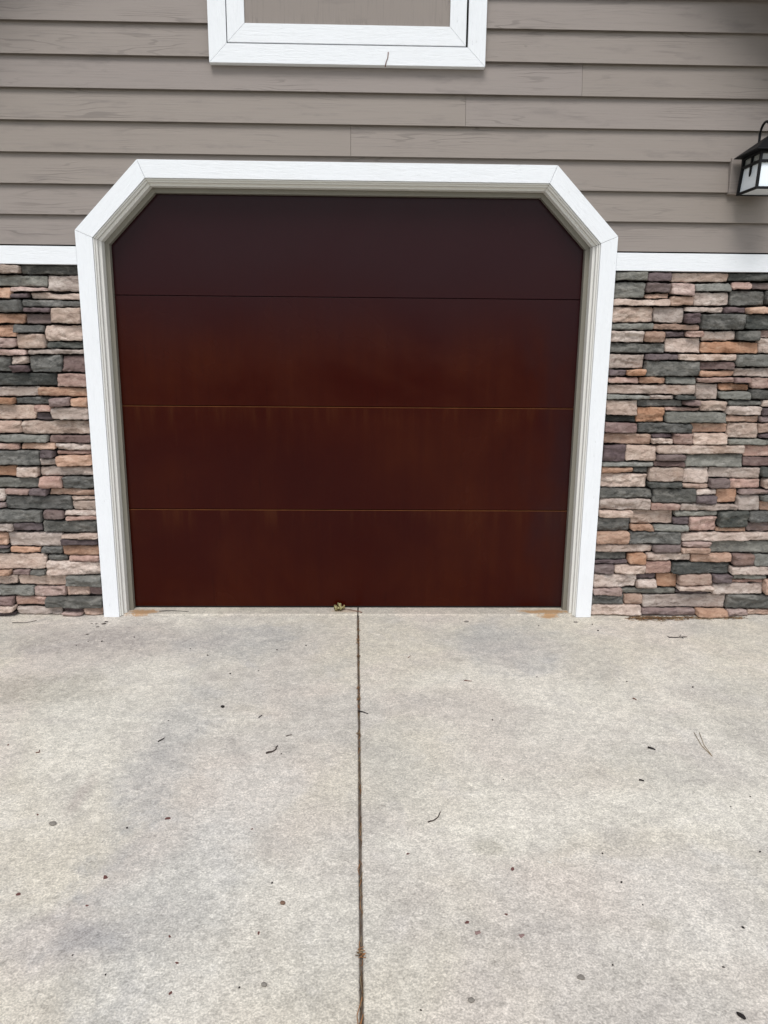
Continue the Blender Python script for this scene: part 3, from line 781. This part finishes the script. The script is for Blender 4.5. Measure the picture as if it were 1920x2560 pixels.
# unseen roof, its overhang added in front to darken the wall's upper corners
for s in (-1, 1):
    def rp(d): return Vector((s * 0.7071, 0, -0.7071)) * d
    nrm = Vector((s * 0.7071, 0, 0.7071))
    apex = Vector((0, 0, rake(0)))
    L_ = (HALF + 0.30) / 0.7071
    pts = [apex, apex + rp(L_), apex + rp(L_) + nrm * 0.20, apex + Vector((0, 0, 0.20 / 0.7071))]
    ro = gpart('roof', prism_mesh('roof', [(p.x, p.z) for p in pts], -0.40, 5.4), M['roof'])
    sf = [apex - nrm * 0.001 + rp(0.0), apex - nrm * 0.001 + rp(L_), apex - nrm * 0.016 + rp(L_), apex - Vector((0, 0, 0.016 / 0.7071))]
    sub('shade_soffit', prism_mesh('shade_soffit', [(p.x, p.z) for p in sf], -0.398, -0.1005), M['shade_soffit'], ro)
    rb = [apex - nrm * 0.02, apex - nrm * 0.02 + rp(L_), apex + nrm * 0.17 + rp(L_), apex + Vector((0, 0, 0.17 / 0.7071))]
    rb[0] = apex - Vector((0, 0, 0.02 / 0.7071))
    sub('shade_rake_board', prism_mesh('shade_rake_board', [(p.x, p.z) for p in rb], -0.424, -0.401), M['shade_soffit'], ro)

# ------------------------------------------------------------------ wall lantern
LX, LYB, LS, LD = 1.872, -0.1195, 0.156, 0.186
lan = empty('wall_lantern', (LX, LYB, 2.06))
tag(lan, 'black craftsman wall lantern with white glass at the right edge', 'lantern')
LINV = Matrix.Translation((-LX, -LYB, -2.06))
def lpart(name, me, mat, parent=None):
    o = link(name, me, mat, parent or lan)
    if parent is None: o.matrix_parent_inverse = LINV
    return o
LYC = -0.152 - LD / 2
zb_, zt_ = 2.064, 2.222
def half(z): return LS / 2 - 0.010 * (z - zb_) / (zt_ - zb_)
def body_pt(sx, sy, z, ins=0.0):
    hh = half(z) - ins
    return Vector((LX + sx * hh, LYC + sy * (hh + (LD - LS) / 2), z))
def bar(name, a, b, w, t_dir, parent=None):
    a, b = Vector(a), Vector(b)
    d = (b - a).normalized(); u = Vector(t_dir).normalized(); v = d.cross(u).normalized(); u = v.cross(d).normalized()
    vs = []
    for p in (a, b):
        for q in ((-1, -1), (1, -1), (1, 1), (-1, 1)):
            vs.append(p + u * q[0] * w[0] / 2 + v * q[1] * w[1] / 2)
    me = mesh_from(name, vs, [(0, 1, 2, 3), (7, 6, 5, 4), (0, 1, 5, 4), (1, 2, 6, 5), (2, 3, 7, 6), (3, 0, 4, 7)])
    return lpart(name, me, M['black_metal'], parent)
lpart('back_plate', box_mesh('back_plate', LX - 0.055, LX + 0.055, LYB - 0.012, LYB + 0.0005, 2.085, 2.235, 0.003), M['black_metal'])
lpart('back_plate_arm', box_mesh('back_plate_arm', LX - 0.02, LX + 0.02, -0.154, LYB - 0.0125, 2.12, 2.20, 0.002), M['black_metal'])
for sx in (-1, 1):
    for sy in (-1, 1):
        bar('corner_post', body_pt(sx, sy, zb_, 0.004), body_pt(sx, sy, zt_, 0.004), (0.0105, 0.0105), (1, 0, 0))
corners = [(-1, -1), (1, -1), (1, 1), (-1, 1)]
for (a, b) in zip(corners, corners[1:] + corners[:1]):
    out = Vector(((a[0] + b[0]) / 2, (a[1] + b[1]) / 2, 0))
    for z, hgt in ((zb_ + 0.005, 0.010), (zb_ + 0.116, 0.011), (zt_ - 0.004, 0.009)):
        bar('rail', body_pt(*a, z, 0.004), body_pt(*b, z, 0.004), (0.010, hgt), out)
    mid = lambda z, f=0.5, i=0.004: body_pt(*a, z, i).lerp(body_pt(*b, z, i), f)
    for f in (0.5,):
        bar('muntin', mid(zb_ + 0.115, f), mid(zt_ - 0.004, f), (0.008, 0.009), out)
    # pointed drop bar
    p0, p1, p2 = mid(zb_ + 0.112), mid(zb_ + 0.078), mid(zb_ + 0.066)
    side = (body_pt(*b, 2.1) - body_pt(*a, 2.1)).normalized()
    hw = 0.0045
    vs = [p0 - side * hw * 1.1, p0 + side * hw * 1.1, p1 + side * hw, p2, p1 - side * hw]
    vs = [v + out * 0.003 for v in vs] + [v - out * 0.003 for v in vs]
    lpart('drop_bar', mesh_from('drop_bar', vs, [(0, 1, 2, 3, 4), (9, 8, 7, 6, 5)] + [(q, (q + 1) % 5, 5 + (q + 1) % 5, 5 + q) for q in range(5)]), M['black_metal'])
    # pane of opal glass set behind the bars
    g = 0.0095
    for za, zc, gm_ in ((zb_ + 0.004, zb_ + 0.113, 'opal'), (zb_ + 0.114, zt_ - 0.003, 'grey_glass')):
      vs = [body_pt(*a, za, g), body_pt(*b, za, g), body_pt(*b, zc, g), body_pt(*a, zc, g)]
      vs = vs + [v - out * 0.003 for v in vs]
      lpart('glass_pane', mesh_from('glass_pane', vs, [(0, 1, 2, 3), (7, 6, 5, 4), (0, 1, 5, 4), (1, 2, 6, 5), (2, 3, 7, 6), (3, 0, 4, 7)]), M[gm_])
hb = half(zb_) - 0.012
lpart('glass_pane', box_mesh('glass_pane', LX - hb, LX + hb, LYC - hb - 0.015, LYC + hb + 0.015, zb_ + 0.004, zb_ + 0.007), M['opal'])
# pyramid roof with a thin drip edge
e, z_e, z_p = LS / 2 + 0.020, 2.224, 2.300
vs = [(LX + sx * e, LYC + sy * (e + 0.012), z) for z in (z_e, z_e + 0.004) for sx, sy in corners] + [(LX + sx * 0.006, LYC + sy * 0.006, z_p) for sx, sy in corners]
fs = [(3, 2, 1, 0), (8, 9, 10, 11)]
for q in range(4):
    q2 = (q + 1) % 4
    fs += [(q, q2, 4 + q2, 4 + q), (4 + q, 4 + q2, 8 + q2, 8 + q)]
lpart('roof', mesh_from('lantern_roof', vs, fs), M['black_metal'])
# gooseneck arm
pts = [(LX, -0.156, 2.20 + 0.02 * i) for i in range(7)]
R_ = (LYC + 0.156) / -2.0
for i in range(1, 13):
    a = math.pi * i / 12
    pts.append((LX, -0.156 - R_ + R_ * math.cos(a), 2.320 + R_ * 1.10 * math.sin(a)))
pts.append((LX, LYC, z_p - 0.004))
lpart('arm', tube_mesh('arm', pts, 0.0055, 10), M['black_metal'])

# ------------------------------------------------------------------ litter on the concrete
TOP = GZ
def twig(pts, r, mat, label, name='twig', branch=None, taper=0.6, group=None):
    r *= 0.8
    P = []
    m = len(pts)
    sm = []
    for i in range(m - 1):
        for t in (0, 0.5):
            x = pts[i][0] + (pts[i + 1][0] - pts[i][0]) * t; y = pts[i][1] + (pts[i + 1][1] - pts[i][1]) * t
            j = r * 0.8 if (t or i) else 0
            sm.append((x + random.uniform(-j, j), y + random.uniform(-j, j)))
    sm.append(pts[-1])
    cx, cy = sm[0]
    base_z = TOP
    n = len(sm)
    radii = [r * (1 - (1 - taper) * i / max(1, n - 1)) * random.uniform(0.85, 1.15) for i in range(n)]
    P = [(x - cx, y - cy, max(radii) + 0.0004 + (0.3 * r * math.sin(i * 1.7))) for i, (x, y) in enumerate(sm)]
    root = link(name, tube_mesh(name, P, radii, 7), mat)
    root.location = (cx, cy, base_z)
    tag(root, label, name.replace('_', ' '), group)
    if branch:
        for bpts in branch:
            Q = [(x - cx, y - cy, r + 0.0006 + 0.5 * r * i) for i, (x, y) in enumerate(bpts)]
            link('side_shoot', tube_mesh('side_shoot', Q, [r * 0.7, r * 0.4][:len(Q)] if len(Q) == 2 else r * 0.6, 6), mat, root)
    return root
twig([(-0.659, -1.382), (-0.643, -1.356)], 0.0032, M['bark_dark'], 'short straight dark twig on the left slab, left of the curved twig')
twig([(-0.322, -1.204), (-0.312, -1.186)], 0.0028, M['bark_dark'], 'tiny dark twig on the left slab, farther back than the curved twig')
twig([(-0.261, -1.465), (-0.244, -1.454), (-0.231, -1.439), (-0.226, -1.414)], 0.0038, M['bark'], 'thick curved grey-brown twig on the left slab near the joint')
twig([(-0.204, -1.345), (-0.182, -1.335)], 0.0024, M['bark'], 'thin pale twig just right of the curved twig on the left slab')
twig([(0.059, -1.154), (0.097, -1.177)], 0.0036, M['bark_dark'], 'dark twig with one end resting in the joint between the slabs')
twig([(-1.700, -0.205), (-1.637, -0.203), (-1.592, -0.172)], 0.0022, M['bark_dark'], 'long thin dark twig at the foot of the left stone wall')
twig([(-1.064, -1.455), (-1.055, -1.452), (-1.058, -1.436)], 0.0026, M['bark_red'], 'small hooked brown twig far left on the left slab')
twig([(0.276, -1.861), (0.294, -1.853), (0.308, -1.837), (0.318, -1.810)], 0.0026, M['bark'], 'thin curved twig on the right slab, nearest the camera')
twig([(1.099, -1.435), (1.120, -1.451)], 0.0046, M['bark_dark'], 'stubby thick black twig on the right slab beside the pine needles')
twig([(0.995, -1.641), (1.010, -1.647)], 0.0040, M['bark_dark'], 'short black twig stub below the stubby thick one on the right slab')
twig([(1.574, -0.400), (1.605, -0.402), (1.636, -0.395), (1.668, -0.392)], 0.0032, M['bark_dark'], 'forked dark twig on the concrete in front of the right stone wall',
     branch=[[(1.630, -0.396), (1.644, -0.370)], [(1.640, -0.396), (1.638, -0.418)], [(1.578, -0.400), (1.570, -0.388)]])
twig([(0.506, -0.882), (0.540, -0.886)], 0.0024, M['bark_red'], 'small reddish crossed twig in the middle of the right slab', branch=[[(0.513, -0.876), (0.528, -0.892)]])
twig([(0.280, -0.643), (0.295, -0.617)], 0.0018, M['bark_red'], 'thin reddish sliver of twig near the door on the right slab')
twig([(1.175, -1.050), (1.185, -1.065)], 0.0034, M['bark_red'], 'tiny rust-brown twig stub above the stubby black twig')
tw = twig([(-1.000, -0.058), (-0.930, -0.050), (-0.845, -0.064)], 0.0022, M['bark_dark'], 'slender dark twig lying on the sill at the left of the door')
tw.location.z = -0.0062
pn = empty('pine_needles', (1.306, -1.493, TOP))
tag(pn, 'pair of long pale pine needles joined at one end on the right slab', 'pine needles')
for a in ([(1.306, -1.493), (1.299, -1.424), (1.311, -1.327)], [(1.306, -1.493), (1.310, -1.416), (1.331, -1.327)]):
    link('needle', tube_mesh('needle', [(x - 1.306, y + 1.493, 0.0016) for x, y in a], 0.0011, 5), M['needle'], pn)

def flake_mesh(name, r, seed, aspect=1.5, thick=0.0012, lobes=9):
    rnd = random.Random(seed)
    top, bot = [], []
    for i in range(lobes):
        a = 2 * math.pi * i / lobes
        rr = r * rnd.uniform(0.55, 1.1)
        x, y = rr * math.cos(a) * aspect, rr * math.sin(a)
        z = thick + r * 0.10 * math.sin(a * 2 + seed)
        top.append((x, y, max(z, thick * 0.8))); bot.append((x * 0.95, y * 0.95, 0.0002))
    V = top + bot + [(0, 0, thick * 1.6)]
    n = lobes
    F = [(i, (i + 1) % n, 2 * n) for i in range(n)] + [((i + 1) % n, i, n + i, n + (i + 1) % n) for i in range(n)] + [tuple(range(n, 2 * n))]
    return mesh_from(name, V, F)
def pebble_mesh(name, r, seed, squash=0.7, aspect=1.15):
    bm = bmesh.new(); bmesh.ops.create_icosphere(bm, subdivisions=2, radius=r)
    for v in bm.verts:
        s = 1 + 0.28 * noise.noise(v.co * (1.3 / r) + Vector((seed * 3.3, 0, 0)))
        v.co = Vector((v.co.x * s * aspect, v.co.y * s, v.co.z * s * squash))
    lo = min(v.co.z for v in bm.verts)
    for v in bm.verts: v.co.z -= lo
    me = bpy.data.meshes.new(name); bm.to_mesh(me); bm.free()
    for p in me.polygons: p.use_smooth = True
    return me
def put(name, me, mat, x, y, label, cat, group=None, rz=0.0, z=TOP):
    o = link(name, me, mat)
    o.location = (x, y, z); o.rotation_euler = (0, 0, rz)
    tag(o, label, cat, group)
    return o
fr = 'leaf fragments scattered on the slabs'
FR = [(-0.614, -2.093, 0.0085, 'chip', 'largest red-brown leaf fragment on the left slab'),
      (-0.819, -2.154, 0.0070, 'chip', 'notched red-brown leaf fragment at the far left edge of the slab'),
      (-0.511, -1.834, 0.0075, 'chip', 'reddish torn leaf fragment in the middle of the left slab'),
      (0.493, -2.072, 0.0070, 'chip', 'dark red diamond-shaped leaf fragment on the right slab'),
      (0.343, -2.268, 0.0070, 'chip', 'red leaf fragment beside a larger pinkish one on the right slab'),
      (0.364, -2.302, 0.0085, 'chip_pink', 'pinkish flake just below a smaller red fragment on the right slab'),
      (0.471, -2.313, 0.0080, 'chip_pink', 'greyish pink flake near the bottom middle of the right slab')]
for i, (x, y, r, m_, lab) in enumerate(FR):
    put('leaf_fragment', flake_mesh('leaf_fragment', r * 0.85, i + 3), M[m_], x, y, lab, 'leaf fragment', fr, random.uniform(-1, 1))
for i, (x, y) in enumerate([(-0.174, -2.297), (-0.389, -2.305), (-0.352, -2.387), (-0.345, -2.471), (-0.249, -1.888), (-0.911, -1.811), (-0.626, -2.198), (-1.185, -1.398), (0.208, -2.004), (0.446, -2.242)]):
    put('leaf_fragment', flake_mesh('leaf_fragment', random.uniform(0.0032, 0.0048), i + 40), M['chip'], x, y, 'very small reddish brown leaf fragment lying on the %s slab' % ('left' if x < 0 else 'right'), 'leaf fragment', 'very small leaf fragments', random.uniform(0, 3))
put('acorn_cap', pebble_mesh('acorn_cap', 0.0062, 2, 0.6), M['pebble_brown'], -0.125, -2.197, 'round brown nut-like pebble on the left slab near the joint', 'pebble')
put('pebble', pebble_mesh('pebble', 0.0058, 5, 0.7), M['pebble'], -0.140, -2.454, 'round grey-brown pebble near the bottom of the left slab', 'pebble')
put('dirt_clump', pebble_mesh('dirt_clump', 0.0090, 8, 0.45, 1.3), M['pebble'], -0.846, -1.859, 'flattened grey clump of dirt at the left of the slab', 'dirt clump')
put('pebble', pebble_mesh('pebble', 0.0065, 9, 0.5, 1.3), M['pebble'], 0.322, -2.501, 'flat grey pebble near the bottom of the right slab', 'pebble')
put('stone_chip', flake_mesh('stone_chip', 0.0080, 11, 1.4, 0.003), M['pebble'], 0.582, -2.442, 'thin grey stone chip near the bottom middle of the right slab', 'stone chip')
put('stone_chip', flake_mesh('stone_chip', 0.0100, 12, 1.8, 0.003), M['pebble'], 0.603, -0.184, 'flat grey-brown chip just in front of the sill', 'stone chip')
put('stone_chip', flake_mesh('stone_chip', 0.0090, 13, 1.6, 0.003), M['pebble'], 1.169, -0.190, 'flat grey chip in front of the right foot of the door casing', 'stone chip')
put('white_seed', pebble_mesh('white_seed', 0.0042, 14, 0.5, 2.0), M['white_seed'], 0.601, -2.046, 'single oblong white seed on the right slab', 'seed', rz=-0.7)
put('dark_seed', pebble_mesh('dark_seed', 0.0050, 21, 0.7, 2.1), M['seed'], 0.902, -2.549, 'black oval seed in the bottom right corner', 'seed', rz=-0.9)
put('dark_seed', pebble_mesh('dark_seed', 0.0065, 22, 0.7, 1.2), M['seed'], -0.476, -1.117, 'largest black bud in the middle of the left slab', 'seed')
SEEDS = [(-0.661, -1.226), (-0.327, -0.55), (-0.196, -0.497), (-0.731, -0.536), (-0.636, -0.611), (-0.381, -0.779), (-0.162, -2.12), (-0.195, -2.459), (-0.62, -1.879), (-0.602, -2.361), (-0.208, -1.467), (-1.236, -0.446), (-0.499, -0.809), (-0.506, -2.419), (-1.033, -0.394), (-1.274, -0.494), (-1.171, -0.446),
         (0.778, -2.128), (0.667, -2.406), (1.322, -1.736), (0.573, -1.226), (0.827, -0.846), (1.465, -0.947), (1.61, -0.206), (0.967, -0.243), (1.251, -0.309), (1.029, -2.294), (0.924, -2.416), (1.217, -2.007), (0.806, -2.212), (0.762, -2.009), (0.544, -1.633), (0.808, -1.372), (1.203, -0.893), (1.233, -1.79), (0.209, -2.524), (1.247, -0.223)]
seed_me = [pebble_mesh('dark_seed', 0.0027, 30 + i, 0.7, 1.5) for i in range(4)]
for m_ in seed_me: m_.materials.append(M['seed'])
for i, (x, y) in enumerate(SEEDS):
    o = put('dark_seed', seed_me[i % 4], None, x, y, 'tiny dark speck of a seed lying on the %s half of the %s slab' % ('near' if y < -1.0 else 'far', 'left' if x < 0 else 'right'), 'seed', 'tiny dark seeds', random.uniform(0, 3))
    s_ = random.uniform(0.7, 1.15) * (1.15 if y > -1.0 else 0.9); o.scale = (s_, s_, s_)

# bits of bark under the left casing foot
for i, (x, y, r) in enumerate([(-1.235, -0.185, 0.0075), (-1.238, -0.215, 0.010), (-1.275, -0.215, 0.0055), (-1.300, -0.212, 0.0045), (-1.255, -0.255, 0.0055), (-1.272, -0.355, 0.0055)]):
    put('bark_flake', flake_mesh('bark_flake', r, 60 + i, 1.7), M['bark'], x, y, 'dark flake of bark below the left foot of the door casing', 'bark flake', 'bark flakes by the left casing foot')

# dry curled leaf on the sill
leaf = empty('dry_leaf', (-0.055, -0.048, -0.0062))
tag(leaf, 'curled yellow-green dry leaf with long stem on the sill', 'leaf')
def leaf_blade(ax, ln, wd, curl, lift, seed, ox, oy):
    rnd = random.Random(seed); V, F = [], []
    n, m_ = 9, 4
    for i in range(n + 1):
        t = i / n
        wv = wd * math.sin(math.pi * min(1, t * 0.93 + 0.05)) ** 0.8 * (1 + 0.25 * math.sin(t * 21 + seed))
        for j in range(-m_, m_ + 1):
            s = j / m_
            x = ln * t; y = wv * s
            z = 0.003 + lift * math.sin(t * 2.4) + curl * s * s * (0.6 + t) + 0.003 * math.sin(s * 9 + t * 11 + seed)
            V.append((ox + x * math.cos(ax) - y * math.sin(ax), oy + x * math.sin(ax) + y * math.cos(ax), max(z, 0.0008)))
    W = 2 * m_ + 1
    for i in range(n):
        for j in range(W - 1):
            F.append((i * W + j, i * W + j + 1, (i + 1) * W + j + 1, (i + 1) * W + j))
    me = mesh_from('leaf_blade', V, F, True)
    o = link('leaf_blade', me, M['leaf_dry'], leaf)
    md = o.modifiers.new('thick', 'SOLIDIFY'); md.thickness = 0.0006
for i, (ax, ln, wd, cu, li) in enumerate([(2.9, 0.055, 0.018, 0.016, 0.008), (3.6, 0.050, 0.015, 0.020, 0.004), (2.2, 0.045, 0.014, 0.018, 0.022), (4.5, 0.030, 0.012, 0.012, 0.006), (0.6, 0.030, 0.012, 0.014, 0.010)]):
    leaf_blade(ax, ln * 0.75, wd * 0.62, cu * 0.8, li * 0.6, i * 5 + 1, 0.012, 0.006)
link('stem', tube_mesh('stem', [(0.010, 0.006, 0.006), (0.035, 0.014, 0.007), (0.070, 0.002, 0.0045), (0.100, -0.014, 0.003), (0.122, -0.028, 0.0025)], [0.0016, 0.0017, 0.0018, 0.0020, 0.0028], 7), M['bark_red'], leaf)

# pine needles and straw caught in the joint
def straw(name, items, label, cat, mats):
    V, F, MI = [], [], []
    for (x, y, z, ln, az, el, r, mi) in items:
        d = Vector((math.cos(az) * math.cos(el), math.sin(az) * math.cos(el), math.sin(el)))
        a = d.cross(Vector((0, 0, 1))).normalized(); b = a.cross(d)
        p0 = Vector((x, y, z)) - d * ln / 2; p2 = Vector((x, y, z)) + d * ln / 2; p1 = (p0 + p2) / 2 + a * random.uniform(-0.12, 0.12) * ln
        o0 = len(V)
        for p in (p0, p1, p2):
            for k_ in range(3):
                t = 2 * math.pi * k_ / 3
                V.append(p + r * (math.cos(t) * a + math.sin(t) * b))
        for s_ in range(2):
            for k_ in range(3):
                F.append((o0 + s_ * 3 + k_, o0 + s_ * 3 + (k_ + 1) % 3, o0 + s_ * 3 + 3 + (k_ + 1) % 3, o0 + s_ * 3 + 3 + k_)); MI.append(mi)
    me = mesh_from(name, V, F)
    o = link(name, me)
    for m_ in mats: me.materials.append(m_)
    for pl, mi in zip(me.polygons, MI): pl.material_index = mi
    tag(o, label, cat, kind='stuff')
    return o
rj = random.Random(3)
items = []
for i in range(230):
    y = -0.12 - 2.75 * rj.random() ** 0.9
    if y < -2.35 and rj.random() < 0.0: continue
    items.append((joint_x(y) + rj.uniform(-0.003, 0.003), y, GZ - 0.0035 + rj.uniform(-0.002, 0.003), rj.uniform(0.012, 0.05), math.pi / 2 + rj.gauss(0, 0.16), rj.gauss(0, 0.04), rj.uniform(0.0005, 0.0010), rj.choice((0, 0, 1, 2, 2, 2))))
for y0 in (-0.30, -0.42, -0.46, -0.62, -0.95, -1.05, -1.33, -2.36, -2.37):
    for i in range(9):
        items.append((joint_x(y0) + rj.uniform(-0.006, 0.006), y0 + rj.uniform(-0.012, 0.012), GZ + 0.0006 + rj.uniform(0, 0.003), rj.uniform(0.008, 0.022), rj.uniform(0, 3.14), rj.gauss(0, 0.12), rj.uniform(0.0006, 0.0012), rj.choice((0, 1, 2, 2))))
for i in range(9):
    y = -2.49 - 0.25 * rj.random()
    items.append((joint_x(y) + rj.uniform(-0.003, 0.003), y, GZ - 0.001 + rj.uniform(-0.002, 0.003), rj.uniform(0.05, 0.11), math.pi / 2 + rj.gauss(0, 0.035), 0.0, rj.uniform(0.0008, 0.0014), 1))
straw('joint_needles', items, 'dry pine needles and straw caught in the joint between the slabs', 'pine needles', [M['needle'], M['needle_orange'], M['needle_brown']])
items = []
for i in range(520):
    x = 1.46 + 0.62 * rj.random()
    if rj.random() < 0.5: x = 1.50 + 0.20 * abs(rj.gauss(0, 0.8))
    dens = 0.020 if x < 1.75 else 0.012
    items.append((x, -0.122 - abs(rj.gauss(0, dens)), GZ + 0.001 + abs(rj.gauss(0, 0.004)), rj.uniform(0.010, 0.05), rj.gauss(0, 0.6), rj.gauss(0.03, 0.14), rj.uniform(0.0006, 0.0013), rj.choice((0, 0, 1, 2, 2, 2, 2))))
straw('straw_litter', items, 'strip of dry straw and needles along the foot of the right stone wall', 'straw', [M['needle'], M['needle_orange'], M['needle_brown']])

# stuck on the upper trim
tb = link('twig', tube_mesh('twig', [(0, 0, 0), (0.004, -0.001, 0.022), (0.011, -0.0005, 0.036), (0.013, 0, 0.060)], [0.0024, 0.0017, 0.0016, 0.0022], 7), M['bark_red'])
tb.location = (0.1640, -0.1318, 2.586)
tag(tb, 'thin crooked reddish twig stuck to the white trim under the loft hatch', 'twig')

# ------------------------------------------------------------------ woodland across the road, behind the viewer (seen only as a reflection in the door)
rw = random.Random(11)
V, F = [], []
def leaf_cloud(cx, cy, cz, rx, ry, rz, n):
    for _ in range(n):
        while True:
            a = Vector((rw.uniform(-1, 1), rw.uniform(-1, 1), rw.uniform(-1, 1)))
            if 0.35 < a.length < 1: break
        p = Vector((cx + a.x * rx, cy + a.y * ry, cz + a.z * rz))
        s = rw.uniform(0.25, 0.6)
        u = Vector((rw.uniform(-1, 1), rw.uniform(-1, 1), rw.uniform(-1, 1))).normalized(); v = u.orthogonal().normalized()
        o0 = len(V)
        V.extend((p - u * s, p + v * s * 0.5, p + u * s, p - v * s * 0.5)); F.append((o0, o0 + 1, o0 + 2, o0 + 3))
for i in range(34):
    x = -75 + 150 * i / 33 + rw.uniform(-1.5, 1.5)
    az = math.degrees(math.atan2(x, 90))
    hgt = rw.uniform(3.2, 5.6) * (0.7 if az > 12 else 1.0)
    leaf_cloud(x, -92 + rw.uniform(-4, 4), hgt * 0.5, rw.uniform(3.0, 4.5), 2.5, hgt * 0.52, 620)
me = mesh_from('woodland', V, F)
tag(link('woodland', me, M['foliage']), 'dense dark woodland edge across the road behind the viewer', 'woodland', kind='stuff')
